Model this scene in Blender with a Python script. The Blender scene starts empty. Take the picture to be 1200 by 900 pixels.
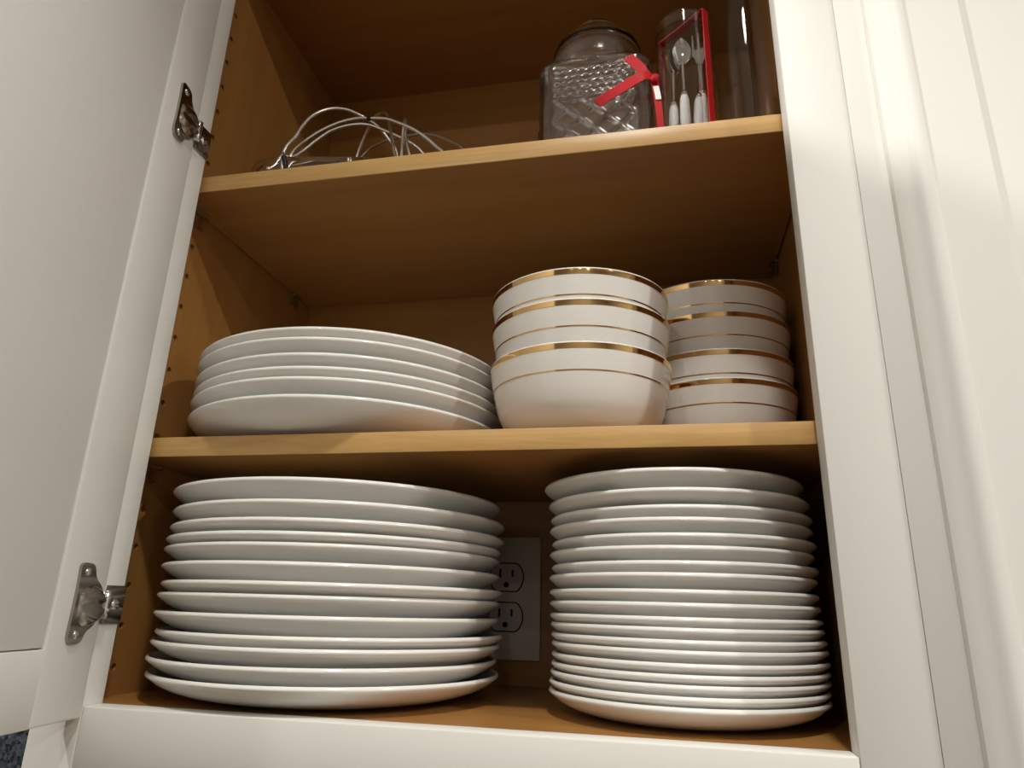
import bpy, bmesh, math, random
from mathutils import Vector, Matrix

# ------------------------------------------------------------------ camera, world, lights, exposure
scn = bpy.context.scene
COL = scn.collection
cam_d = bpy.data.cameras.new('camera')
cam = bpy.data.objects.new('camera', cam_d); COL.objects.link(cam)
cam_d.sensor_width = 36.0
cam_d.lens = 813.95 * 36.0 / 1200.0
cam_d.clip_start = 0.01
Rv = Vector((0.97850564, 0.20451552, 0.02645982))
Uv = Vector((0.03801231, -0.304986, 0.95159792))
Fv = Vector((-0.20268642, 0.93013813, 0.30620462))
Cv = Vector((0.39810192, -0.45600211, 0.0731987))
cam.matrix_world = Matrix(((Rv.x, Uv.x, -Fv.x, Cv.x), (Rv.y, Uv.y, -Fv.y, Cv.y), (Rv.z, Uv.z, -Fv.z, Cv.z), (0, 0, 0, 1)))
scn.camera = cam

world = bpy.data.worlds.new('room_air'); scn.world = world
world.use_nodes = True
world.node_tree.nodes['Background'].inputs[0].default_value = (1.0, 0.93, 0.82, 1)
world.node_tree.nodes['Background'].inputs[1].default_value = 0.04

CEIL = 1.22
def can_light(x, y, watts, col=(1.0, 0.97, 0.905), size=0.075, spread=180):
    l = bpy.data.lights.new('ceiling_can', 'AREA'); l.shape = 'DISK'; l.size = size
    l.energy = watts; l.color = col; l.spread = math.radians(spread)
    o = bpy.data.objects.new('ceiling_can', l); COL.objects.link(o)
    o.location = (x, y, CEIL - 0.012)
    return o
# rows of recessed ceiling lights over the kitchen floor in front of the cabinets
can_light(0.50, -0.56, 4.3, size=0.10, spread=96)
can_light(2.10, -0.90, 21.0)
can_light(-0.54, -0.56, 20.0)
can_light(-0.10, -1.90, 5.0)
can_light(0.50, -2.00, 1.6)
can_light(1.25, -1.90, 3.5)
can_light(2.30, -1.90, 5.0)
can_light(0.20, -3.05, 1.2)
can_light(0.75, -3.05, 1.6)
can_light(1.30, -3.05, 2.5)

vs = scn.view_settings
vs.view_transform = 'Standard'; vs.look = 'None'; vs.gamma = 1.0; vs.use_curve_mapping = False
vs.exposure = 0.42

# ------------------------------------------------------------------ materials
def new_mat(name):
    m = bpy.data.materials.new(name); m.use_nodes = True
    nt = m.node_tree; return m, nt, nt.nodes['Principled BSDF']
def plain(name, col, rough=0.5, metal=0.0, bump=0.0, bscale=200.0, spec=None, coat=0.0):
    m, nt, b = new_mat(name)
    b.inputs['Base Color'].default_value = (*col, 1)
    b.inputs['Roughness'].default_value = rough
    b.inputs['Metallic'].default_value = metal
    if spec is not None: b.inputs['Specular IOR Level'].default_value = spec
    if coat: b.inputs['Coat Weight'].default_value = coat; b.inputs['Coat Roughness'].default_value = 0.05
    tc = nt.nodes.new('ShaderNodeTexCoord')
    n = nt.nodes.new('ShaderNodeTexNoise'); n.inputs['Scale'].default_value = bscale; n.inputs['Detail'].default_value = 3
    nt.links.new(tc.outputs['Object'], n.inputs['Vector'])
    if bump:
        bp = nt.nodes.new('ShaderNodeBump'); bp.inputs['Strength'].default_value = bump; bp.inputs['Distance'].default_value = 0.0006
        nt.links.new(n.outputs['Fac'], bp.inputs['Height']); nt.links.new(bp.outputs['Normal'], b.inputs['Normal'])
    else:
        r = nt.nodes.new('ShaderNodeMapRange'); r.inputs['To Min'].default_value = rough * 0.9; r.inputs['To Max'].default_value = min(1, rough * 1.1)
        nt.links.new(n.outputs['Fac'], r.inputs['Value']); nt.links.new(r.outputs['Result'], b.inputs['Roughness'])
    return m
def wood(name, c1, c2, scale, rough=0.38, fine=1.0):
    m, nt, b = new_mat(name)
    tc = nt.nodes.new('ShaderNodeTexCoord'); mp = nt.nodes.new('ShaderNodeMapping')
    mp.inputs['Scale'].default_value = scale
    nt.links.new(tc.outputs['Object'], mp.inputs['Vector'])
    n = nt.nodes.new('ShaderNodeTexNoise'); n.inputs['Scale'].default_value = 1.0; n.inputs['Detail'].default_value = 6
    n.inputs['Roughness'].default_value = 0.55; n.inputs['Distortion'].default_value = 0.8 * fine
    nt.links.new(mp.outputs['Vector'], n.inputs['Vector'])
    cr = nt.nodes.new('ShaderNodeValToRGB')
    cr.color_ramp.elements[0].position = 0.3; cr.color_ramp.elements[0].color = (*c2, 1)
    cr.color_ramp.elements[1].position = 0.68; cr.color_ramp.elements[1].color = (*c1, 1)
    nt.links.new(n.outputs['Fac'], cr.inputs['Fac']); nt.links.new(cr.outputs['Color'], b.inputs['Base Color'])
    b.inputs['Roughness'].default_value = rough
    return m
def glass(name, col=(1, 1, 1), rough=0.0, ior=1.48):
    m, nt, b = new_mat(name)
    b.inputs['Base Color'].default_value = (*col, 1); b.inputs['Roughness'].default_value = rough
    b.inputs['Transmission Weight'].default_value = 1.0; b.inputs['IOR'].default_value = ior
    return m
def painted(name, col, rough=0.4, scale=(160, 160, 12)):
    m, nt, b = new_mat(name)
    b.inputs['Base Color'].default_value = (*col, 1); b.inputs['Roughness'].default_value = rough
    b.inputs['Specular IOR Level'].default_value = 0.3
    tc = nt.nodes.new('ShaderNodeTexCoord'); mp = nt.nodes.new('ShaderNodeMapping'); mp.inputs['Scale'].default_value = scale
    n = nt.nodes.new('ShaderNodeTexNoise'); n.inputs['Scale'].default_value = 1; n.inputs['Detail'].default_value = 4
    bp = nt.nodes.new('ShaderNodeBump'); bp.inputs['Strength'].default_value = 0.16; bp.inputs['Distance'].default_value = 0.0006
    nt.links.new(tc.outputs['Object'], mp.inputs['Vector']); nt.links.new(mp.outputs['Vector'], n.inputs['Vector'])
    nt.links.new(n.outputs['Fac'], bp.inputs['Height']); nt.links.new(bp.outputs['Normal'], b.inputs['Normal'])
    return m

MAPLE1, MAPLE2 = (0.385, 0.185, 0.050), (0.325, 0.148, 0.038)
M = {}
M['maple_x'] = wood('maple_veneer_horizontal', MAPLE1, MAPLE2, (3, 45, 45))
M['maple_z'] = wood('maple_veneer_vertical', MAPLE1, MAPLE2, (45, 45, 3))
M['maple_edge'] = wood('maple_edge_band', (0.60, 0.37, 0.14), (0.50, 0.285, 0.09), (9, 150, 150), 0.4, 2.0)
M['paint'] = painted('white_cabinet_paint', (0.78, 0.775, 0.74), 0.52, (170, 170, 10))
M['paint_x'] = painted('white_cabinet_paint_rail', (0.78, 0.775, 0.74), 0.52, (10, 170, 170))
M['porcelain'] = plain('white_porcelain', (0.83, 0.82, 0.79), 0.10, bscale=40)
M['bowl'] = plain('white_bone_china', (0.83, 0.81, 0.77), 0.09, bscale=40)
M['gold'] = plain('polished_gold', (0.80, 0.52, 0.22), 0.10, 1.0, bscale=60)
M['nickel'] = plain('dull_nickel', (0.40, 0.37, 0.33), 0.18, 1.0, bscale=300)
M['chrome'] = plain('chrome_wire', (0.90, 0.89, 0.87), 0.32, 1.0, bscale=100)
M['steel'] = plain('polished_steel', (0.75, 0.75, 0.76), 0.10, 1.0, bscale=100)
M['black'] = plain('black_plastic', (0.01, 0.01, 0.01), 0.35)
M['dark'] = plain('dark_slot', (0.006, 0.005, 0.005), 0.7)
M['glass'] = glass('clear_glass')
M['cut_glass'] = glass('pressed_glass', (1, 1, 1), 0.15, 1.6)
M['plastic'] = glass('clear_plastic', (0.99, 0.99, 0.99), 0.02, 1.33)
M['clip'] = glass('clear_clip_plastic', (0.98, 0.95, 0.9), 0.3, 1.15)
M['ribbon'] = plain('red_satin', (0.42, 0.005, 0.010), 0.5, spec=0.2, bump=0.3, bscale=900)
M['tag'] = plain('white_paper', (0.8, 0.8, 0.8), 0.6)
M['handle'] = plain('white_handle_ceramic', (0.82, 0.81, 0.80), 0.25)
M['ivory'] = plain('ivory_plastic', (0.62, 0.58, 0.52), 0.4)
M['wall'] = plain('painted_wall', (0.50, 0.47, 0.42), 0.85, bump=0.1)
M['ceil'] = plain('ceiling_paint', (0.78, 0.76, 0.72), 0.9, bump=0.1)
M['floor'] = wood('oak_floor', (0.16, 0.10, 0.055), (0.10, 0.06, 0.032), (3, 30, 30), 0.35)
def granite():
    m, nt, b = new_mat('dark_granite')
    tc = nt.nodes.new('ShaderNodeTexCoord')
    v = nt.nodes.new('ShaderNodeTexVoronoi'); v.inputs['Scale'].default_value = 240
    n = nt.nodes.new('ShaderNodeTexNoise'); n.inputs['Scale'].default_value = 60; n.inputs['Detail'].default_value = 6
    cr = nt.nodes.new('ShaderNodeValToRGB')
    e = cr.color_ramp.elements
    e[0].position = 0.35; e[0].color = (0.004, 0.006, 0.010, 1); e[1].position = 0.75; e[1].color = (0.07, 0.085, 0.11, 1)
    mx = nt.nodes.new('ShaderNodeMixRGB'); mx.inputs[0].default_value = 0.5
    nt.links.new(tc.outputs['Object'], v.inputs['Vector']); nt.links.new(tc.outputs['Object'], n.inputs['Vector'])
    nt.links.new(n.outputs['Fac'], mx.inputs[1]); nt.links.new(v.outputs['Color'], mx.inputs[2])
    nt.links.new(mx.outputs['Color'], cr.inputs['Fac']); nt.links.new(cr.outputs['Color'], b.inputs['Base Color'])
    b.inputs['Roughness'].default_value = 0.12
    return m
M['granite'] = granite()

# ------------------------------------------------------------------ helpers
def mk(name, me, mat, parent=None, smooth=None):
    o = bpy.data.objects.new(name, me); COL.objects.link(o)
    if mat is not None and not me.materials: me.materials.append(mat)
    if parent: o.parent = parent
    if smooth is not None:
        for p in me.polygons: p.use_smooth = True
        me.set_sharp_from_angle(angle=math.radians(smooth))
    return o
def from_bm(name, bm, mat, parent=None, smooth=None):
    me = bpy.data.meshes.new(name); bmesh.ops.recalc_face_normals(bm, faces=bm.faces[:]); bm.to_mesh(me); bm.free()
    return mk(name, me, mat, parent, smooth)
def add_box(bm, lo, hi, bevel=0.0, seg=2):
    vs_ = [bm.verts.new((x, y, z)) for z in (lo[2], hi[2]) for y in (lo[1], hi[1]) for x in (lo[0], hi[0])]
    fs = [(0, 2, 3, 1), (4, 5, 7, 6), (0, 1, 5, 4), (2, 6, 7, 3), (0, 4, 6, 2), (1, 3, 7, 5)]
    faces = [bm.faces.new([vs_[i] for i in f]) for f in fs]
    if bevel:
        es = list({e for f in faces for e in f.edges})
        bmesh.ops.bevel(bm, geom=es, offset=bevel, segments=seg, affect='EDGES', profile=0.5)
def box(name, lo, hi, mat, parent=None, bevel=0.0008, seg=2):
    bm = bmesh.new(); add_box(bm, lo, hi, bevel, seg)
    return from_bm(name, bm, mat, parent, 35)
def lathe_bm(bm, prof, seg=96, center=(0, 0, 0), closed=False):
    rings = []
    cx, cy, cz = center
    for r, z in prof:
        if r < 1e-7: rings.append([bm.verts.new((cx, cy, cz + z))])
        else: rings.append([bm.verts.new((cx + r * math.cos(2 * math.pi * i / seg), cy + r * math.sin(2 * math.pi * i / seg), cz + z)) for i in range(seg)])
    if closed: rings.append(rings[0])
    for a, b in zip(rings[:-1], rings[1:]):
        for i in range(seg):
            j = (i + 1) % seg
            if len(a) == 1 and len(b) == 1: continue
            if len(a) == 1: bm.faces.new((a[0], b[i], b[j]))
            elif len(b) == 1: bm.faces.new((a[i], b[0], a[j]))
            else: bm.faces.new((a[i], b[i], b[j], a[j]))
def lathe(name, prof, mat, parent=None, seg=96, center=(0, 0, 0), closed=False, smooth=40):
    bm = bmesh.new(); lathe_bm(bm, prof, seg, center, closed)
    return from_bm(name, bm, mat, parent, smooth)
def prism(bm, pts, h0, h1, f):
    """outline pts (u,v) extruded from h0 to h1; f(u,v,h) -> xyz"""
    a = [bm.verts.new(f(u, v, h0)) for u, v in pts]; b = [bm.verts.new(f(u, v, h1)) for u, v in pts]
    bm.faces.new(a); bm.faces.new(b[::-1]); n = len(pts)
    for i in range(n): bm.faces.new((a[i], b[i], b[(i + 1) % n], a[(i + 1) % n]))
def catmull(pts, sub=6):
    P = [Vector(p) for p in pts]; out = []
    for i in range(len(P) - 1):
        p0 = P[max(i - 1, 0)]; p1 = P[i]; p2 = P[i + 1]; p3 = P[min(i + 2, len(P) - 1)]
        for k in range(sub):
            t = k / sub
            out.append(0.5 * ((2 * p1) + (p2 - p0) * t + (2 * p0 - 5 * p1 + 4 * p2 - p3) * t * t + (3 * p1 - p0 - 3 * p2 + p3) * t ** 3))
    out.append(P[-1]); return out
def sweep(bm, path, r, seg=10, cap=True):
    n = len(path); rings = []
    t0 = (path[1] - path[0]).normalized()
    up = Vector((0, 0, 1)) if abs(t0.z) < 0.9 else Vector((0, 1, 0))
    nrm = (up - t0 * up.dot(t0)).normalized()
    for i, p in enumerate(path):
        t = (path[min(i + 1, n - 1)] - path[max(i - 1, 0)]).normalized()
        nrm = (nrm - t * nrm.dot(t)).normalized(); b = t.cross(nrm)
        rr = r(i / (n - 1)) if callable(r) else r
        rings.append([bm.verts.new(p + (nrm * math.cos(2 * math.pi * k / seg) + b * math.sin(2 * math.pi * k / seg)) * rr) for k in range(seg)])
    for a, c in zip(rings[:-1], rings[1:]):
        for k in range(seg): bm.faces.new((a[k], a[(k + 1) % seg], c[(k + 1) % seg], c[k]))
    if cap: bm.faces.new(rings[0][::-1]); bm.faces.new(rings[-1])
def strip(bm, path, widths, wdir, thick):
    """flat ribbon along path; wdir(i) -> unit width direction"""
    rings = []; n = len(path)
    for i, p in enumerate(path):
        t = (path[min(i + 1, n - 1)] - path[max(i - 1, 0)]).normalized()
        w = wdir(i); w = (w - t * w.dot(t)).normalized(); nn = t.cross(w)
        h = widths(i / (n - 1)) if callable(widths) else widths
        rings.append([bm.verts.new(p + w * sx * h / 2 + nn * sy * thick / 2) for sx, sy in ((-1, -1), (1, -1), (1, 1), (-1, 1))])
    for a, c in zip(rings[:-1], rings[1:]):
        for k in range(4): bm.faces.new((a[k], a[(k + 1) % 4], c[(k + 1) % 4], c[k]))
    bm.faces.new(rings[0][::-1]); bm.faces.new(rings[-1])
def tag(o, label=None, cat=None, group=None, kind=None):
    if label: o['label'] = label
    if cat: o['category'] = cat
    if group: o['group'] = group
    if kind: o['kind'] = kind
    return o
def empty(name, loc=(0, 0, 0)):
    o = bpy.data.objects.new(name, None); COL.objects.link(o); o.location = loc; o.empty_display_size = 0.02
    return o
def copy_tree(src):
    c = src.copy(); COL.objects.link(c)
    for ch in src.children:
        d = ch.copy(); COL.objects.link(d); d.parent = c
    return c

# ------------------------------------------------------------------ the room
def slab(name, lo, hi, mat): return tag(box(name, lo, hi, mat, bevel=0), kind='structure')
FLOOR = -1.36
slab('floor', (-2.2, -3.6, FLOOR - 0.05), (3.2, 0.40, FLOOR), M['floor'])
slab('ceiling', (-2.2, -3.6, CEIL), (3.2, 0.40, CEIL + 0.05), M['ceil'])
slab('wall_back', (-2.2, 0.30, FLOOR), (3.2, 0.36, CEIL), M['wall'])
slab('wall_front', (-2.2, -3.6, FLOOR), (3.2, -3.54, CEIL), M['wall'])
slab('wall_left', (-2.2, -3.54, FLOOR), (-2.14, 0.30, CEIL), M['wall'])
slab('wall_right', (3.14, -3.54, FLOOR), (3.2, 0.30, CEIL), M['wall'])
bs = box('backsplash', (-2.13, 0.282, -0.5), (-0.06, 0.2995, -0.02), M['granite'], bevel=0.001)
tag(bs, 'dark blue-black speckled granite backsplash below the open door', 'backsplash')

# ------------------------------------------------------------------ the cabinet
W, TF, E_, D = 0.50, 0.019, 0.028, 0.281
ZT = 0.738
cab = empty('wall_cabinet', (0, 0, -0.045))
tag(cab, 'white painted wall cabinet with open door and maple interior full of dishes', 'cabinet')
def part(o, parent=None):
    o.parent = parent or cab
    o.matrix_parent_inverse = (parent or cab).matrix_basis.inverted() if (parent is None) else Matrix()
    return o
cab_off = Matrix.Translation((0, 0, 0.045))
def cpart(o): o.parent = cab; o.matrix_parent_inverse = cab_off; return o
def sub(o, p): o.parent = p; return o
box_ = lambda n, lo, hi, m, b=0.0006: box(n, lo, hi, m, None, b)
# left side with drilled pin holes
def drilled_side(name, lo, hi, holes, xface, sgn):
    me_o = box_(name, lo, hi, M['maple_z'], 0)
    bm = bmesh.new()
    for (y, z) in holes:
        r = 0.0027; k = 12
        a = [bm.verts.new((xface + sgn * 0.002, y + r * math.cos(2 * math.pi * i / k), z + r * math.sin(2 * math.pi * i / k))) for i in range(k)]
        b = [bm.verts.new((xface - sgn * 0.009, v.co.y, v.co.z)) for v in a]
        bm.faces.new(a); bm.faces.new(b[::-1])
        for i in range(k): bm.faces.new((a[i], b[i], b[(i + 1) % k], a[(i + 1) % k]))
    bmesh.ops.recalc_face_normals(bm, faces=bm.faces[:])
    me = bpy.data.meshes.new('cutter'); bm.to_mesh(me); bm.free()
    cut = bpy.data.objects.new('cutter', me); COL.objects.link(cut)
    md = me_o.modifiers.new('holes', 'BOOLEAN'); md.operation = 'DIFFERENCE'; md.object = cut; md.solver = 'EXACT'
    dg = bpy.context.evaluated_depsgraph_get(); dg.update()
    new = bpy.data.meshes.new_from_object(me_o.evaluated_get(dg))
    me_o.modifiers.clear(); me_o.data = new
    bpy.data.objects.remove(cut)
    return cpart(me_o)
hz = [0.6694 - 0.0309 * k for k in range(-2, 22)]
hz = [z for z in hz if 0.02 < z < 0.73 and not (0.175 < z < 0.20) and not (0.42 < z < 0.445)]
holes = [(y, z) for z in hz for y in (0.0562, 0.242)]
drilled_side('side_panel', (-E_ - 0.012, 0.0193, -0.04), (-E_, 0.296, 0.78), holes, -E_, 1)
drilled_side('side_panel', (W + E_, 0.0193, -0.04), (W + E_ + 0.0135, 0.296, 0.78), holes, W + E_, -1)
cpart(box_('back_panel', (-E_, D, -0.012), (W + E_, D + 0.012, ZT), M['maple_x'], 0))
cpart(box_('bottom_panel', (-E_, TF, -0.014), (W + E_, D, -0.001), M['maple_x'], 0))
cpart(box_('top_panel', (-E_, TF, ZT), (W + E_, D + 0.012, ZT + 0.013), M['maple_x'], 0))
# face frame
ff = empty('face_frame'); cpart(ff)
sub(box('stile', (-0.040, 0, -0.042), (0, TF, 0.79), M['paint'], None, 0.0012), ff)
sub(box('stile', (W, 0, -0.042), (W + 0.0415, TF, 0.79), M['paint'], None, 0.0007), ff)
sub(box('rail', (0.0002, 0.0003, -0.042), (W - 0.0002, TF, 0.0), M['paint_x'], None, 0.0012), ff)
sub(box('rail', (0.0002, 0.0003, 0.742), (W - 0.0002, TF, 0.79), M['paint_x'], None, 0.0012), ff)
# shelves
YS, Z1, Z2, TS = 0.0232, 0.1969, 0.4428, 0.0158
for z in (Z1, Z2):
    sh = cpart(box_('shelf', (-E_ + 0.0018, YS + 0.0012, z - TS), (W + E_ - 0.0018, D - 0.002, z), M['maple_x'], 0))
    eb = box('edge_band', (-E_ + 0.0018, YS, z - TS), (W + E_ - 0.0018, YS + 0.0012, z), M['maple_edge'], None, 0.0003)
    sub(eb, sh)
    # clear plastic shelf clips in the pin holes beside each shelf end
    for x0, s in ((-E_, 1), (W + E_, -1)):
        for yy in (0.0562, 0.242):
            bm = bmesh.new()
            xs_ = sorted((x0 + s * 0.0004, x0 + s * 0.0075))
            add_box(bm, (xs_[0], yy - 0.008, z - TS - 0.0035), (xs_[1], yy + 0.008, z - TS - 0.0002), 0.0006)
            xs_ = sorted((x0 + s * 0.0004, x0 + s * 0.0024))
            add_box(bm, (xs_[0], yy - 0.007, z - TS - 0.016), (xs_[1], yy + 0.007, z - TS - 0.0030), 0.0006)
            prism(bm, [(-0.0018, -0.016), (0.0018, -0.016), (0.0012, -0.0032), (-0.0012, -0.0032)], 0.0022, 0.0065,
                  lambda u, v, h, x0=x0, s=s, yy=yy, z=z: (x0 + s * h, yy + u, z - TS + v))
            cpart(from_bm('shelf_clip', bm, M['clip'], None, 35))
    # small locking tab of the clip above the shelf
    bm = bmesh.new(); add_box(bm, (-E_ + 0.0004, 0.049, z + 0.0003), (-E_ + 0.0024, 0.064, z + 0.012), 0.0009)
    cpart(from_bm('shelf_clip', bm, M['clip'], None, 35))

# the open door
A = math.radians(98.2)
dx, dy = -math.cos(A), -math.sin(A)          # along the door, away from the hinge
nx, ny = math.sin(A), -math.cos(A)           # inner face normal
def DP(s, z, h): return (0.002 + dx * s + nx * h, -0.002 + dy * s + ny * h, z)
door = empty('door'); cpart(door)
def door_box(name, s0, s1, z0, z1, h0, h1, mat, bev=0.0012):
    bm = bmesh.new(); add_box(bm, (s0, h0, z0), (s1, h1, z1), bev)
    for v in bm.verts: v.co = DP(v.co.x, v.co.z, v.co.y)
    return sub(from_bm(name, bm, mat, None, 35), door)
DB, DT, DW, TH = -0.0071, 0.765, 0.524, -0.019
door_box('door_stile', 0, 0.050, DB, DT, TH, 0, M['paint'], 0.0018)
door_box('door_stile', DW - 0.05, DW, DB, DT, TH, 0, M['paint'], 0.0016)
door_box('door_rail', 0.0488, DW - 0.0488, DB, 0.0396, TH + 0.0003, -0.0003, M['paint'], 0.0008)
door_box('door_rail', 0.0488, DW - 0.0488, DT - 0.047, DT, TH + 0.0003, -0.0003, M['paint'], 0.0008)
door_box('door_panel', 0.0512, DW - 0.0512, 0.0407, DT - 0.048, -0.014, -0.0012, M['paint'], 0.0005)

# hinges
def rounded(pts, it=2):
    for _ in range(it):
        out = []
        for i in range(len(pts)):
            a, b = Vector(pts[i]), Vector(pts[(i + 1) % len(pts)])
            out += [tuple(a * 0.8 + b * 0.2), tuple(a * 0.2 + b * 0.8)]
        pts = out
    return pts
def hinge(zc):
    hg = empty('hinge'); cpart(hg)
    leaf = [(0.0345, 0.0268), (0.0200, 0.0262), (0.0165, 0.0165), (0.0085, 0.0115), (0.0050, 0.0055), (0.0050, -0.0080),
            (0.0095, -0.0150), (0.0170, -0.0190), (0.0200, -0.0266), (0.0345, -0.0266), (0.0335, -0.0050), (0.0335, 0.0140)]
    bm = bmesh.new(); prism(bm, rounded(leaf), 0.0001, 0.0022, lambda u, v, h: DP(u, zc + v, h))
    sub(from_bm('door_leaf', bm, M['nickel'], None, 30), hg)
    # domed arm over the spring
    bm = bmesh.new(); nu, nv = 20, 14; grid = []
    for i in range(nu + 1):
        row = []
        for j in range(nv + 1):
            u = i / nu; v = j / nv * 2 - 1
            s = 0.0305 - 0.0270 * u; half = 0.0085 + 0.0055 * math.sin(math.pi * min(1, u * 1.1))
            hgt = 0.0018 + 0.0066 * math.sqrt(max(0, 1 - v * v)) * math.sin(math.pi * 0.86 * u) ** 0.7
            hgt -= 0.0024 * math.exp(-((v - 0.05) / 0.22) ** 2) * min(1, 3 * u)
            row.append(bm.verts.new(DP(s, zc - 0.002 + v * half, hgt)))
        grid.append(row)
    for i in range(nu):
        for j in range(nv): bm.faces.new((grid[i][j], grid[i + 1][j], grid[i + 1][j + 1], grid[i][j + 1]))
    sub(from_bm('spring_arm', bm, M['nickel'], None, 60), hg)
    # knuckle barrel
    bm = bmesh.new(); p0 = Vector(DP(0.0030, zc - 0.0105, 0.0036)); p1 = Vector(DP(0.0030, zc + 0.0085, 0.0036))
    sweep(bm, [p0 + (p1 - p0) * t for t in (0, 0.04, 0.30, 0.34, 0.62, 0.66, 0.96, 1)], lambda t: 0.0032 if t not in (0, 1) else 0.0026, 14)
    sub(from_bm('barrel', bm, M['steel'], None, 40), hg)
    # plate screwed to the inner edge of the frame
    bm = bmesh.new(); add_box(bm, (0.0002, 0.0000, zc - 0.0145), (0.0022, 0.0183, zc + 0.0125), 0.0007)
    sub(from_bm('mounting_plate', bm, M['nickel'], None, 35), hg)
    def screw(f, r):
        bm = bmesh.new()
        prof = [(0, 0.0016), (r * 0.45, 0.0014), (r * 0.8, 0.0009), (r, 0.0), (r, -0.0006)]
        seg = 16; rings = []
        for rr, h in prof:
            rings.append([bm.verts.new(f(rr * math.cos(2 * math.pi * i / seg), rr * math.sin(2 * math.pi * i / seg), h)) for i in range(seg)] if rr else [bm.verts.new(f(0, 0, h))])
        for a, b in zip(rings[:-1], rings[1:]):
            for i in range(seg):
                j = (i + 1) % seg
                if len(a) == 1: bm.faces.new((a[0], b[i], b[j]))
                else: bm.faces.new((a[i], b[i], b[j], a[j]))
        sub(from_bm('screw', bm, M['steel'], None, 40), hg)
    screw(lambda u, v, h: (0.0022 + h, 0.0100 + u, zc - 0.001 + v), 0.0042)
    screw(lambda u, v, h: DP(0.0265 + u, zc + 0.0205 + v, 0.0022 + h), 0.0032)
    screw(lambda u, v, h: DP(0.0265 + u, zc - 0.0205 + v, 0.0022 + h), 0.0032)
hinge(0.0685); hinge(0.4725)

# neighbouring cabinet on the right: its stile and closed door
nb = empty('neighbour_cabinet', (0.80, 0.14, -0.045))
tag(nb, 'closed white cabinet with moulded door edge to the right of the open cabinet', 'cabinet')
nb_inv = Matrix.Translation((-0.80, -0.14, 0.045))
def npart(o): o.parent = nb; o.matrix_parent_inverse = nb_inv; return o
npart(box('body', (W + 0.0420, 0.0193, -0.04), (1.06, 0.297, 0.78), M['paint'], None, 0.001))
npart(box('stile', (W + 0.0416, -0.0002, -0.042), (W + 0.084, 0.0190, 0.79), M['paint'], None, 0.0003))
npart(box('stile', (1.02, 0.0, -0.042), (1.062, 0.0190, 0.79), M['paint'], None, 0.0014))
npart(box('rail', (W + 0.0845, 0.0, -0.042), (1.0195, 0.0190, 0.0), M['paint_x'], None, 0.0014))
npart(box('rail', (W + 0.0845, 0.0, 0.742), (1.0195, 0.0190, 0.79), M['paint_x'], None, 0.0014))
ndoor = empty('door'); npart(ndoor)
X0 = 0.5607
prof = [(X0, -0.0006), (X0, -0.0070), (X0 + 0.0022, -0.0100), (X0 + 0.0052, -0.0124), (X0 + 0.0078, -0.0142), (X0 + 0.0098, -0.0166),
        (X0 + 0.0110, -0.0184), (X0 + 0.0130, -0.0198), (X0 + 0.0155, -0.0204), (X0 + 0.0185, -0.0204), (X0 + 0.0203, -0.0198),
        (X0 + 0.0209, -0.0186), (X0 + 0.0557, -0.0186), (X0 + 0.0557, -0.0006)]
def mould_stile(name, x_sign, xorg, z0, z1):
    bm = bmesh.new()
    prism(bm, prof, z0, z1, lambda u, v, h: (xorg + x_sign * (u - X0), v, h))
    return sub(from_bm(name, bm, M['paint'], None, 28), ndoor)
mould_stile('door_stile', 1, X0, DB, 0.765); mould_stile('door_stile', -1, 1.046, DB, 0.765)
def mould_rail(name, zsign, zorg):
    bm = bmesh.new()
    prism(bm, [(u - X0, v) for u, v in prof], X0 + 0.0560, 1.046 - 0.0560, lambda u, v, h: (h, v, zorg + zsign * u))
    return sub(from_bm(name, bm, M['paint_x'], None, 28), ndoor)
mould_rail('door_rail', 1, DB); mould_rail('door_rail', -1, 0.765)
bm = bmesh.new(); add_box(bm, (X0 + 0.0560, -0.0150, DB + 0.056), (1.046 - 0.056, -0.004, 0.765 - 0.056), 0.0006)
sub(from_bm('door_panel', bm, M['paint'], None, 28), ndoor)
def rect_ring(x0, x1, z0, z1, y): return [(x0, y, z0), (x1, y, z0), (x1, y, z1), (x0, y, z1)]
bm = bmesh.new(); R_ = []
for ins, yy in ((0.0, -0.0150), (0.0, -0.0184), (0.0044, -0.0158)):
    R_.append([bm.verts.new(p) for p in rect_ring(X0 + 0.0558 + ins, 1.046 - 0.0558 - ins, DB + 0.0558 + ins, 0.765 - 0.0558 - ins, yy)])
for a, b in zip(R_[:-1], R_[1:]):
    for i in range(4): bm.faces.new((a[i], a[(i + 1) % 4], b[(i + 1) % 4], b[i]))
bm.faces.new(R_[0][::-1]); bm.faces.new(R_[-1])
sub(from_bm('panel_field', bm, M['paint'], None, 10), ndoor)

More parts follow.
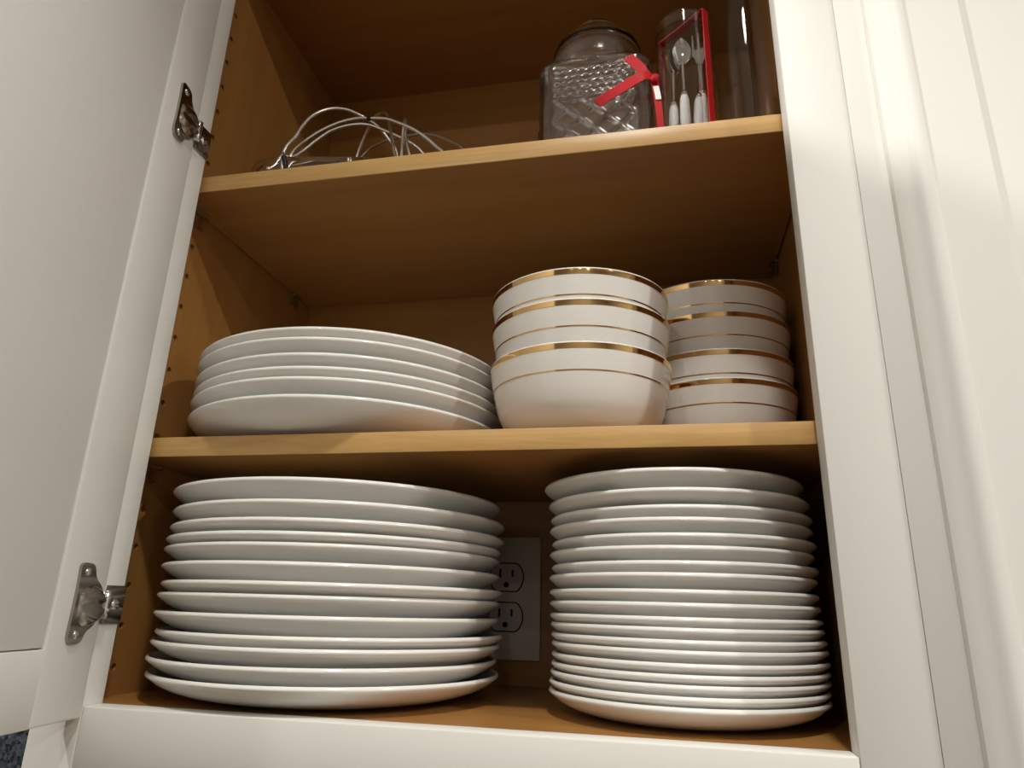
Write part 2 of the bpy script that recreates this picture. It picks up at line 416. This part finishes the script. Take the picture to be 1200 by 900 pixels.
# ------------------------------------------------------------------ outlet on the cabinet back
out = empty('electrical_outlet', (0.2386, D, 0.0835))
tag(out, 'ivory duplex wall outlet on the cabinet back, half hidden between the two plate stacks', 'outlet')
sub(box('cover_plate', (-0.036, -0.0045, -0.061), (0.036, -0.0003, 0.061), M['ivory'], None, 0.002), out)
for dz in (0.0195, -0.0195):
    bm = bmesh.new(); pts = []
    for i in range(32):
        a = 2 * math.pi * i / 32
        pts.append((0.0172 * math.cos(a), max(-0.0135, min(0.0135, 0.0172 * math.sin(a)))))
    prism(bm, pts, -0.0046, -0.0062, lambda u, v, h: (u, h, dz + v))
    fc = sub(from_bm('receptacle', bm, M['ivory'], None, 30), out)
    bm = bmesh.new(); prism(bm, [(u * 1.075, v * 1.09) for u, v in pts], -0.0046, -0.0050, lambda u, v, h: (u, h, dz + v))
    sub(from_bm('gap', bm, M['dark'], None, 30), fc)
    for x, z, w, h in ((-0.0065, 0.004, 0.0022, 0.0085), (0.0065, 0.004, 0.0022, 0.0070)):
        sub(box('slot', (x - w / 2, -0.0065, dz + z - h / 2), (x + w / 2, -0.0061, dz + z + h / 2), M['dark'], None, 0), fc)
    bm = bmesh.new(); prism(bm, [(0.0028 * math.cos(2 * math.pi * i / 16), 0.0028 * math.sin(2 * math.pi * i / 16)) for i in range(16)], -0.0061, -0.0065, lambda u, v, h: (u, h, dz - 0.0075 + v))
    sub(from_bm('ground_hole', bm, M['dark'], None, 30), fc)

# ------------------------------------------------------------------ plates
def plate_mesh(name, R, H, t, well):
    # underside from the foot outwards, round lip, then the upper side back to the centre
    p = [(0.0, 0.0016), (0.54 * R, 0.0016), (0.555 * R, 0.0001), (0.585 * R, 0.0), (0.60 * R, 0.0008),
         (0.68 * R, 0.06 * H), (0.76 * R, 0.15 * H), (0.84 * R, 0.285 * H), (0.90 * R, 0.43 * H), (0.945 * R, 0.59 * H), (0.975 * R, 0.74 * H)]
    p += [(R - 0.0006, H - 0.0032), (R, H - 0.0021), (R - 0.0003, H - 0.0013), (R - 0.0009, H - 0.0004), (R - 0.0016, H + 0.0001), (R - 0.0024, H - 0.0001), (R - 0.0035, H - 0.0019)]
    p += [(0.945 * R, 0.59 * H + t * 0.8), (0.90 * R, 0.43 * H + t * 0.9), (0.84 * R, 0.285 * H + t), (0.76 * R, max(0.15 * H + t, well + 0.0008)), (0.66 * R, well + 0.0003), (0.30 * R, well), (0.0, well)]
    bm = bmesh.new(); lathe_bm(bm, p, 112)
    bmesh.ops.recalc_face_normals(bm, faces=bm.faces[:])
    me = bpy.data.meshes.new(name); bm.to_mesh(me); bm.free()
    me.materials.append(M['porcelain'])
    for f in me.polygons: f.use_smooth = True
    return me
ORD = ['top', 'second', 'third', 'fourth', 'fifth', 'sixth', 'seventh', 'eighth', 'ninth', 'tenth', 'eleventh', 'twelfth',
       'thirteenth', 'fourteenth', 'fifteenth', 'sixteenth', 'seventeenth', 'eighteenth', 'nineteenth']
def ordinal(i, n):
    if i == 0: return 'topmost'
    if i == n - 1: return 'bottom'
    return ORD[i] + ' from the top'
def stack(name, me, data, H, group, words, zmin):
    prev = None; n = len(data)
    for i in range(n - 1, -1, -1):
        x, y, zr = data[i]
        z = zr - H
        if prev is None: z = zmin
        prev = z
        o = bpy.data.objects.new(name, me); COL.objects.link(o)
        o.location = (x, y, z); o.rotation_euler = (0, 0, 0.7 * i)
        tag(o, words % ordinal(i, n), 'plate', group)
Lst = [(0.1165, 0.1355, 0.1585), (0.1207, 0.134, 0.1424), (0.1207, 0.1335, 0.1295), (0.1179, 0.135, 0.1202), (0.1165, 0.1365, 0.1127),
       (0.1165, 0.1365, 0.0996), (0.1202, 0.1345, 0.0862), (0.1173, 0.1365, 0.0775), (0.1168, 0.1365, 0.0640), (0.1215, 0.1355, 0.0507),
       (0.1195, 0.135, 0.0430), (0.1164, 0.1365, 0.0310), (0.1188, 0.1361, 0.0206)]
stack('dinner_plate', plate_mesh('dinner_plate', 0.1425, 0.0206, 0.0045, 0.0066), Lst, 0.0206,
      'large white plates stacked on the cabinet floor', 'large white plate, %s in the left stack on the cabinet floor', -0.001)
Sst = [(0.4055, 0.1270, 0.1677), (0.4089, 0.1280, 0.1541), (0.4103, 0.131, 0.143), (0.4096, 0.1305, 0.1345), (0.4115, 0.131, 0.1241), (0.4095, 0.131, 0.1158),
       (0.4113, 0.131, 0.1059), (0.4095, 0.130, 0.0981), (0.4097, 0.131, 0.0875), (0.4101, 0.1305, 0.0791), (0.4103, 0.1303, 0.0702), (0.4110, 0.1298, 0.0637),
       (0.4115, 0.1295, 0.0563), (0.4120, 0.1288, 0.0500), (0.4122, 0.1288, 0.0423), (0.4118, 0.1288, 0.0357), (0.4112, 0.1286, 0.0297), (0.4105, 0.1280, 0.0230), (0.4103, 0.1277, 0.0170)]
stack('salad_plate', plate_mesh('salad_plate', 0.1020, 0.0178, 0.0026, 0.0044), Sst, 0.0178,
      'small white plates stacked on the cabinet floor', 'small white plate, %s in the right stack on the cabinet floor', -0.001)
Mst = [(0.1178, 0.1372, 0.2757), (0.1168, 0.1375, 0.2675), (0.1169, 0.138, 0.2548), (0.1172, 0.138, 0.2439), (0.1165, 0.1375, 0.2354), (0.1166, 0.1370, 0.2212)]
stack('dinner_plate', plate_mesh('shelf_dinner_plate', 0.1425, 0.0243, 0.0038, 0.0064), Mst, 0.0243,
      'large white plates on the middle shelf', 'large white plate, %s in the middle shelf stack beside the bowls', Z1)

# ------------------------------------------------------------------ bowls
def bowl_proto(R, H):
    k = H / 0.068
    outer = [(0.44, 0.0), (0.47, 0.0), (0.485, 0.0012), (0.50, 0.0022), (0.62, 0.0045), (0.74, 0.0095), (0.83, 0.0165), (0.890, 0.0255), (0.928, 0.036), (0.955, 0.046), (0.982, 0.057), (0.998, 0.066)]
    O = [(r * R, z * k) for r, z in outer]
    lip = [(R, H - 0.0010), (R - 0.0004, H - 0.0002), (R - 0.0013, H), (R - 0.0019, H - 0.0006)]
    inner = [(r * R - 0.0020, z * k) for r, z in outer[::-1] if z > 0.006]
    prof = [(0, 0.0018)] + [(0.425 * R, 0.0018)] + O + lip + inner + [(0.55 * R, 0.0075), (0.3 * R, 0.0058), (0, 0.0055)]
    def rad(z):
        P = O + [(R, H)]
        for (r0, z0), (r1, z1) in zip(P[:-1], P[1:]):
            if z0 <= z <= z1 and z1 > z0: return r0 + (r1 - r0) * (z - z0) / (z1 - z0)
        return R
    root = lathe('cereal_bowl', prof, M['bowl'], None, 112, smooth=60)
    def ring(name, za, zb, off=0.00022):
        n = 4; out_ = [(rad(za + (zb - za) * i / n) + off, za + (zb - za) * i / n) for i in range(n + 1)]
        inn = [(r - off - 0.0006, z) for r, z in out_[::-1]]
        o = lathe(name, out_ + inn, M['gold'], root, 112, closed=True, smooth=50)
        return o
    a = ring('gold_rim_band', H - 0.0056, H - 0.0014); a['label'] = 'wide polished gold band under the lip'
    b = ring('gold_pinstripe', H - 0.0222, H - 0.0212); b['label'] = 'thin gold line around the side'
    return root
def bowls(proto, data, H, group, words):
    n = len(data)
    for i, (x, y, zr, tx, ty) in enumerate(data):
        o = proto if i == 0 else copy_tree(proto)
        o.location = (x, y, zr - H); o.rotation_euler = (tx, ty, 0.5 * i)
        tag(o, words % ordinal(i, n), 'bowl', group)
HB = 0.0670
Bd = [(0.3351, 0.101, 0.3250, 0, 0), (0.3359, 0.101, 0.2990, 0, 0), (0.3355, 0.101, Z1 + HB, 0, 0)]
bowls(bowl_proto(0.0760, HB), Bd, HB, 'gold-rimmed bowls in the front stack', 'white gold-rimmed bowl, %s in the front stack next to the plates')
HC = 0.0665
Cd = [(0.4507, 0.1965, 0.3545, 0, 0), (0.4515, 0.1967, 0.3245, 0, 0), (0.4515, 0.1967, 0.2895, 0, 0), (0.4523, 0.197, Z1 + HC, 0, 0)]
bowls(bowl_proto(0.0728, HC), Cd, HC, 'gold-rimmed bowls in the rear stack', 'white gold-rimmed bowl, %s in the rear stack by the right side')

# ------------------------------------------------------------------ square glass jar
def rsq(h, c, n):
    """n points (x, y, nx, ny, face_u) round a rounded square of half-size h and corner radius c"""
    per = []; L = 2 * (h - c); arc = math.pi / 2 * c; tot = 4 * (L + arc)
    for i in range(n):
        d = (i / n) * tot; side = int(d // (L + arc)); q = d - side * (L + arc)
        if q < L: x, y, a, b, u = -h + c + q, -h, 0, -1, -L / 2 + q
        else:
            t = (q - L) / c if c > 0 else 0
            x, y, a, b, u = h - c + c * math.sin(t), -h + c - c * math.cos(t), math.sin(t), -math.cos(t), None
        for _ in range(side): x, y, a, b = -y, x, -b, a
        per.append((x, y, a, b, u))
    return per
def jar():
    root = empty('glass_jar', (0.3533, 0.1035, Z2))
    tag(root, 'square clear pressed-glass jar with beads and diamonds under a round domed top', 'jar')
    N = 384; hf = 0.0500; cr = 0.0135
    bm = bmesh.new(); rings = []
    zl = [0.0] + [0.001 + 0.103 * i / 104 for i in range(105)]
    def relief(u, z):
        if u is None: return 0.0
        edge = min(1, max(0, (hf - cr - abs(u)) / 0.003))
        d = 0.0
        if 0.004 < z < 0.062:
            p = 0.0235; a = (u + z - 0.030) / p; b = (u - z + 0.030) / p
            fa = abs(a - round(a)); fb = abs(b - round(b))
            d = 0.0021 * max(math.exp(-(fa / 0.11) ** 2), math.exp(-(fb / 0.11) ** 2))
        elif 0.0665 < z < 0.0965:
            p = 0.0072; v = (z - 0.0665) / p; row = math.floor(v * 1.18); vv = v * 1.18 - row - 0.5
            uu = u / p + (0.5 if row % 2 else 0); uu = uu - math.floor(uu) - 0.5
            rr = (uu * uu + vv * vv) / 0.21
            d = 0.0017 * max(0, 1 - rr)
        if abs(z - 0.0640) < 0.0022: d = max(d, 0.0016 * math.cos((z - 0.064) / 0.0022 * math.pi / 2))
        if abs(z - 0.0995) < 0.0026: d = max(d, 0.0018 * math.cos((z - 0.0995) / 0.0026 * math.pi / 2))
        return d * edge
    for z in zl:
        sh = hf - (0.002 if z < 0.0012 else 0)
        rings.append([bm.verts.new((x + a * relief(u, z), y + b * relief(u, z), z)) for x, y, a, b, u in rsq(sh, cr, N)])
    # shoulder turning from the square into the round dome
    base = rsq(hf, cr, N)
    def mix(f, Rr, z): 
        out_ = []
        for (x, y, a, b, u) in base:
            l = math.hypot(x, y); cxx, cyy = x / l * Rr, y / l * Rr
            out_.append(bm.verts.new((x * (1 - f) + cxx * f, y * (1 - f) + cyy * f, z)))
        return out_
    sq = lambda z: z if z < 0.1145 else 0.1145 + (z - 0.1145) * 0.70
    for f, Rr, z in ((0.12, 0.049, 0.1075), (0.45, 0.0485, 0.1110), (0.85, 0.048, 0.1130), (1, 0.0472, 0.1145), (1, 0.0470, 0.1240), (1, 0.0466, 0.1340), (1, 0.0452, 0.1440), (1, 0.0432, 0.1510), (1, 0.0415, 0.1545), (1, 0.0412, 0.1575),
                     (1, 0.0400, 0.1580), (1, 0.0400, 0.1540), (1, 0.0419, 0.1500), (1, 0.0438, 0.1430), (1, 0.0453, 0.1330), (1, 0.0458, 0.1160), (0.85, 0.0455, 0.1100), (0.3, 0.046, 0.1050)):
        rings.append(mix(f, Rr, sq(z)))
    inner = rsq(hf - 0.0032, cr - 0.002, N)
    for z in (0.100, 0.060, 0.020, 0.006): rings.append([bm.verts.new((x, y, z)) for x, y, a, b, u in inner])
    for a, b in zip(rings[:-1], rings[1:]):
        for i in range(N): bm.faces.new((a[i], a[(i + 1) % N], b[(i + 1) % N], b[i]))
    bm.faces.new(rings[0][::-1]); bm.faces.new(rings[-1])
    sub(from_bm('jar_body', bm, M['cut_glass'], None, 50), root)
    lid = [(0, 0.1960), (0.010, 0.1955), (0.024, 0.1915), (0.0345, 0.1835), (0.0405, 0.1730), (0.0430, 0.1640), (0.0432, 0.1592), (0.0426, 0.1584), (0.0420, 0.1590),
           (0.0416, 0.1640), (0.0391, 0.1725), (0.0332, 0.1825), (0.0230, 0.1897), (0.010, 0.1938), (0, 0.1942)]
    l = sub(lathe('lid', [(a, sq(b)) for a, b in lid], M['glass'], None, 80, smooth=50), root)
    knob = [(0, 0.1962), (0.008, 0.1962), (0.0075, 0.2000), (0.0110, 0.2030), (0.0185, 0.2050), (0.0205, 0.2085), (0.0185, 0.2120), (0.010, 0.2142), (0, 0.2146)]
    sub(lathe('knob', [(a, sq(b)) for a, b in knob], M['glass'], None, 48, smooth=50), l)
jar()

# ------------------------------------------------------------------ clear gift tube with small cutlery, tied with a ribbon
TX, TY, TR, TH_ = 0.4336, 0.0640, 0.0238, 0.1420
tube = empty('gift_tube', (TX, TY, Z2))
tag(tube, 'clear plastic tube of cutlery tied with a red ribbon', 'tube')
sub(lathe('tube_wall', [(TR, 0.0004), (TR, 0.1300), (TR - 0.0005, 0.1300), (TR - 0.0005, 0.0010), (0, 0.0010), (0, 0.0004)], M['plastic'], None, 72), tube)
sub(lathe('cap', [(TR + 0.0007, 0.1205), (TR + 0.0008, 0.1330), (TR - 0.002, 0.1340), (0, 0.1340), (0, 0.1333), (TR - 0.002, 0.1333), (TR + 0.0002, 0.1325), (TR + 0.0002, 0.1205)], M['plastic'], None, 72, closed=True), tube)
rb = empty('gift_ribbon', (TX, TY, Z2))
tag(rb, 'red satin ribbon looped round the clear tube and knotted in front of the jar', 'ribbon')
def rad_path():
    aR, aL = math.radians(-42), math.radians(138); r = TR + 0.0016
    pts = [Vector((math.cos(aR) * r, math.sin(aR) * r, z)) for z in (0.0012, 0.03, 0.07, 0.11, 0.1315)]
    pts += [Vector((math.cos(aR) * (r - 0.0004), math.sin(aR) * (r - 0.0004), 0.1350)), Vector((math.cos(aR) * 0.014, math.sin(aR) * 0.014, 0.1352)), Vector((0, 0.0005, 0.1352)),
            Vector((math.cos(aL) * 0.014, math.sin(aL) * 0.014, 0.1352)), Vector((math.cos(aL) * (r - 0.0004), math.sin(aL) * (r - 0.0004), 0.1350))]
    pts += [Vector((math.cos(aL) * r, math.sin(aL) * r, z)) for z in (0.1315, 0.11, 0.088)]
    pts += [Vector((math.cos(math.radians(a)) * (r + 0.0001), math.sin(math.radians(a)) * (r + 0.0001), z)) for a, z in ((142, 0.076), (165, 0.070), (190, 0.0685), (205, 0.0680))]
    return catmull(pts, 4)
bm = bmesh.new(); strip(bm, rad_path(), 0.0070, lambda i: Vector((math.cos(math.radians(48)), math.sin(math.radians(48)), 0)).lerp(Vector((0, 0, 1)), min(1, max(0, (i - 46) / 5))), 0.0006)
sub(from_bm('ribbon_loop', bm, M['ribbon'], None, 40), rb)
off = Vector((TX, TY, Z2))
K = Vector((0.4072, 0.0460, 0.5105)) - off
def tail(name, pts, w, wd, mat=None):
    bm = bmesh.new(); P = catmull([Vector(p) - off for p in pts], 6)
    strip(bm, P, w, lambda i: Vector(wd).normalized(), 0.0006)
    return sub(from_bm(name, bm, mat or M['ribbon'], None, 50), rb)
tail('ribbon_tail', [(0.4062, 0.0470, 0.5105), (0.3985, 0.0440, 0.5170), (0.3925, 0.0445, 0.5265), (0.3850, 0.0455, 0.5370)], lambda t: 0.0045 + 0.0050 * min(1, t * 2), (0.75, 0.05, 0.65))
tail('ribbon_tail', [(0.4062, 0.0470, 0.5100), (0.3965, 0.0425, 0.5115), (0.3780, 0.0430, 0.5020), (0.3575, 0.0440, 0.4905)], lambda t: 0.0045 + 0.0060 * min(1, t * 2.5), (-0.35, 0.1, 0.95))
bm = bmesh.new(); bmesh.ops.create_icosphere(bm, subdivisions=2, radius=0.0042)
for v in bm.verts: v.co = Vector((v.co.x * 0.95 + 0.0006 * math.sin(900 * v.co.z), v.co.y * 0.8, v.co.z * 1.15)) + K
sub(from_bm('knot', bm, M['ribbon'], None, 60), rb)
tail('ribbon_tail', [(0.4066, 0.0480, 0.5085), (0.4080, 0.0465, 0.4960), (0.4095, 0.0462, 0.4780), (0.4110, 0.0465, 0.4480)], 0.0060, (1, 0.2, 0))
tg = tail('gift_tag', [(0.4078, 0.0456, 0.5020), (0.4088, 0.0454, 0.4950), (0.4096, 0.0454, 0.4880)], 0.0048, (1, 0.2, 0.1), M['tag']); tg['label'] = 'small white tag on the hanging ribbon end'

def utensil(x, y, ztop, kind, lean, label):
    root = empty(kind, (x, y, Z2 + 0.0012)); h = ztop - Z2 - 0.0012
    root.rotation_euler = (lean[1], lean[0], lean[2])
    tag(root, label, kind, 'white-handled cutlery standing in the clear tube')
    sub(lathe('handle', [(0, 0), (0.0030, 0.0003), (0.0040, 0.002), (0.0044, h * 0.55), (0.0040, h * 0.9), (0.0030, h), (0, h + 0.0004)], M['handle'], None, 24), root)
    sub(lathe('ferrule', [(0, h + 0.0004), (0.0031, h + 0.0004), (0.0034, h + 0.002), (0.0028, h + 0.004), (0.0018, h + 0.006), (0, h + 0.006)], M['steel'], None, 20), root)
    bm = bmesh.new(); z0 = h + 0.0055
    if kind == 'knife':
        prism(bm, [(-0.0016, 0), (0.0016, 0), (0.0045, 0.012), (0.0050, 0.045), (0.0030, 0.062), (-0.0012, 0.068), (-0.0022, 0.05), (-0.0020, 0.012)], -0.0005, 0.0005, lambda u, v, hh: (u, hh, z0 + v))
        sub(from_bm('blade', bm, M['steel'], None, 30), root)
    elif kind == 'fork':
        sweep(bm, [Vector((0, 0, z0 - 0.001)), Vector((0, 0, z0 + 0.028))], 0.0012, 10)
        prism(bm, [(-0.0014, 0.026), (0.0014, 0.026), (0.0062, 0.036), (0.0062, 0.043), (-0.0062, 0.043), (-0.0062, 0.036)], -0.0006, 0.0006, lambda u, v, hh: (u, hh, z0 + v))
        for k in range(3):
            u = -0.0050 + 0.0050 * k
            prism(bm, [(u - 0.0011, 0.0428), (u + 0.0011, 0.0428), (u + 0.0005, 0.060), (u - 0.0005, 0.060)], -0.0006, 0.0006, lambda a, v, hh: (a, hh, z0 + v))
        sub(from_bm('tines', bm, M['steel'], None, 30), root)
    else:
        sweep(bm, [Vector((0, 0, z0 - 0.001)), Vector((0, 0, z0 + 0.030))], 0.0012, 10)
        n1, n2 = 14, 20; top = []; 
        for i in range(n1 + 1):
            v = i / n1; w = 0.0078 * math.sin(math.pi * min(1, 0.06 + 0.94 * v)) ** 0.7 if v < 1 else 0.0002
            row = []
            for j in range(n2):
                a = 2 * math.pi * j / n2
                row.append(bm.verts.new((w * math.cos(a), 0.0004 * math.sin(a) + 0.0030 * (1 - math.cos(a) ** 2) * math.sin(math.pi * v), z0 + 0.028 + 0.028 * v)))
            top.append(row)
        for a, b in zip(top[:-1], top[1:]):
            for j in range(n2): bm.faces.new((a[j], a[(j + 1) % n2], b[(j + 1) % n2], b[j]))
        bm.faces.new(top[0][::-1]); bm.faces.new(top[-1])
        sub(from_bm('spoon_bowl', bm, M['steel'], None, 40), root)
utensil(0.4210, 0.0560, 0.4860, 'spoon', (0.02, 0.03, 0.4), 'leftmost white-handled spoon standing in the clear tube')
utensil(0.4310, 0.0500, 0.4905, 'teaspoon', (0.0, 0.02, 0.1), 'white-handled teaspoon, second from the left in the clear tube')
utensil(0.4400, 0.0540, 0.4920, 'knife', (0.08, 0.0, 0.5), 'white-handled knife with a pointed blade in the clear tube')
utensil(0.4470, 0.0580, 0.4960, 'fork', (0.0, 0.02, -0.3), 'rightmost white-handled fork in the clear tube')

# ------------------------------------------------------------------ tall glass cylinder
VR = 0.0305
vase = lathe('glass_cylinder_vase', [(0, 0.0002), (VR - 0.002, 0.0002), (VR, 0.0025), (VR, 0.2680), (VR - 0.0012, 0.2690), (VR - 0.0024, 0.2680), (VR - 0.0024, 0.0100), (VR - 0.005, 0.0070), (0, 0.0070)], M['glass'], None, 96)
vase.location = (0.4940, 0.1200, Z2)
tag(vase, 'tall plain clear glass cylinder vase against the right side of the top shelf', 'vase')

# ------------------------------------------------------------------ glass dish and wire rack
dish = empty('glass_dish', (0.0775, 0.1330, Z2)); dish.rotation_euler = (0, 0, math.radians(10))
tag(dish, 'shallow clear glass dish at the left end of the top shelf under the wires', 'dish')
def rrect(hx, hy, c, n=12):
    out_ = []
    for sx, sy, a0 in ((1, -1, -90), (1, 1, 0), (-1, 1, 90), (-1, -1, 180)):
        for k in range(n + 1):
            a = math.radians(a0 + 90 * k / n); out_.append((sx * (hx - c) + c * math.cos(a), sy * (hy - c) + c * math.sin(a)))
    return out_
bm = bmesh.new(); rings = []
for hx, hy, c, z in ((0.068, 0.050, 0.030, 0.0003), (0.073, 0.055, 0.034, 0.002), (0.079, 0.061, 0.038, 0.030), (0.081, 0.063, 0.040, 0.040), (0.0835, 0.0655, 0.042, 0.0415), (0.0840, 0.066, 0.042, 0.0430), (0.0830, 0.065, 0.042, 0.0440),
                     (0.0785, 0.0605, 0.038, 0.0425), (0.0760, 0.058, 0.036, 0.030), (0.0700, 0.052, 0.032, 0.006), (0.067, 0.049, 0.030, 0.0045)):
    rings.append([bm.verts.new((x, y, z)) for x, y in rrect(hx, hy, c)])
for a, b in zip(rings[:-1], rings[1:]):
    for i in range(len(a)): bm.faces.new((a[i], a[(i + 1) % len(a)], b[(i + 1) % len(a)], b[i]))
bm.faces.new(rings[0][::-1]); bm.faces.new(rings[-1])
sub(from_bm('dish_body', bm, M['glass'], None, 50), dish)

rack = empty('wire_rack', (0.12, 0.11, Z2))
tag(rack, 'chrome wire rack of bent arches standing at the left of the top shelf', 'rack')
roff = Vector((0.12, 0.11, Z2))
FZ = Z2 + 0.0072
arches = [
    [(0.0439, 0.0895, FZ), (0.0439, 0.070, 0.4927), (0.0504, 0.078, 0.5231), (0.0562, 0.086, 0.5483), (0.0638, 0.094, 0.5635), (0.0744, 0.102, 0.5725), (0.086, 0.11, 0.5755), (0.0964, 0.118, 0.5739), (0.1047, 0.126, 0.5721), (0.1141, 0.134, 0.5663), (0.1212, 0.142, 0.5581), (0.1295, 0.15, 0.5439), (0.1335, 0.155, 0.500), (0.1345, 0.156, FZ)],
    [(0.0330, 0.096, FZ), (0.0380, 0.0905, 0.500), (0.0439, 0.09, 0.5163), (0.066, 0.088, 0.5307), (0.0888, 0.086, 0.5386), (0.1107, 0.084, 0.5402), (0.1266, 0.082, 0.5368), (0.1454, 0.08, 0.532), (0.16, 0.078, 0.5236), (0.1768, 0.076, 0.5125), (0.1923, 0.074, 0.4985), (0.2041, 0.072, 0.4853), (0.2102, 0.07, 0.478), (0.2150, 0.069, 0.464), (0.2165, 0.069, Z2 + 0.003)],
    [(0.0230, 0.100, FZ), (0.0240, 0.100, 0.500), (0.0267, 0.1, 0.5163), (0.0337, 0.103, 0.5176), (0.0428, 0.106, 0.526), (0.0543, 0.109, 0.5396), (0.0696, 0.112, 0.5528), (0.0884, 0.115, 0.5594), (0.1066, 0.118, 0.5601), (0.1261, 0.121, 0.5522), (0.1432, 0.124, 0.5436), (0.157, 0.127, 0.5355), (0.1671, 0.13, 0.5258), (0.178, 0.133, 0.507), (0.183, 0.134, Z2 + 0.003)],
    [(0.068, 0.172, FZ), (0.072, 0.172, 0.545), (0.0845, 0.17, 0.5673), (0.101, 0.1629, 0.5695), (0.1203, 0.1557, 0.5685), (0.1433, 0.1486, 0.5647), (0.1658, 0.1414, 0.5581), (0.1842, 0.1343, 0.5463), (0.2009, 0.1271, 0.5324), (0.215, 0.12, 0.517), (0.226, 0.115, 0.495), (0.231, 0.113, Z2 + 0.003)],
    [(0.0700, 0.163, FZ), (0.0720, 0.163, 0.530), (0.0791, 0.16, 0.563), (0.0936, 0.1486, 0.5811), (0.1061, 0.1371, 0.5852), (0.1202, 0.1257, 0.5797), (0.1309, 0.1143, 0.5647), (0.1403, 0.1029, 0.5405), (0.1498, 0.0914, 0.5124), (0.1570, 0.0840, 0.4910), (0.1640, 0.078, 0.475), (0.1780, 0.073, 0.455), (0.1830, 0.072, Z2 + 0.003)],
    [(0.1400, 0.132, FZ), (0.1455, 0.124, 0.500), (0.1482, 0.12, 0.5199), (0.1521, 0.11, 0.5329), (0.1573, 0.1, 0.5454), (0.164, 0.09, 0.5162), (0.1730, 0.082, 0.4875), (0.1800, 0.079, 0.463), (0.1830, 0.078, Z2 + 0.003)],
]
for pts in arches:
    bm = bmesh.new(); sweep(bm, [p - roff for p in catmull(pts, 5)], 0.0017, 10)
    sub(from_bm('wire_arch', bm, M['chrome'], None, 60), rack)
bm = bmesh.new(); sweep(bm, [p - roff for p in catmull([(0.0438, 0.0510, 0.4657), (0.0486, 0.0540, 0.4720), (0.0512, 0.0575, 0.4840), (0.0495, 0.0630, 0.4912), (0.0439, 0.070, 0.4927)], 4)], 0.0016, 10)
bmesh.ops.create_icosphere(bm, subdivisions=2, radius=0.0026, matrix=Matrix.Translation(Vector((0.0438, 0.0510, 0.4657)) - roff))
sub(from_bm('ball_foot', bm, M['chrome'], None, 60), rack)
bm = bmesh.new(); sweep(bm, [Vector((0.0570, 0.0530, 0.4790)) - roff, Vector((0.0617, 0.0525, 0.4640)) - roff], 0.0026, 12)
sub(from_bm('rubber_sleeve', bm, M['black'], None, 40), rack)
bm = bmesh.new(); sweep(bm, [Vector((0.1250, 0.0822, 0.5372)) - roff, Vector((0.1290, 0.0818, 0.5362)) - roff], 0.0023, 12)
sub(from_bm('rubber_sleeve', bm, M['black'], None, 40), rack)
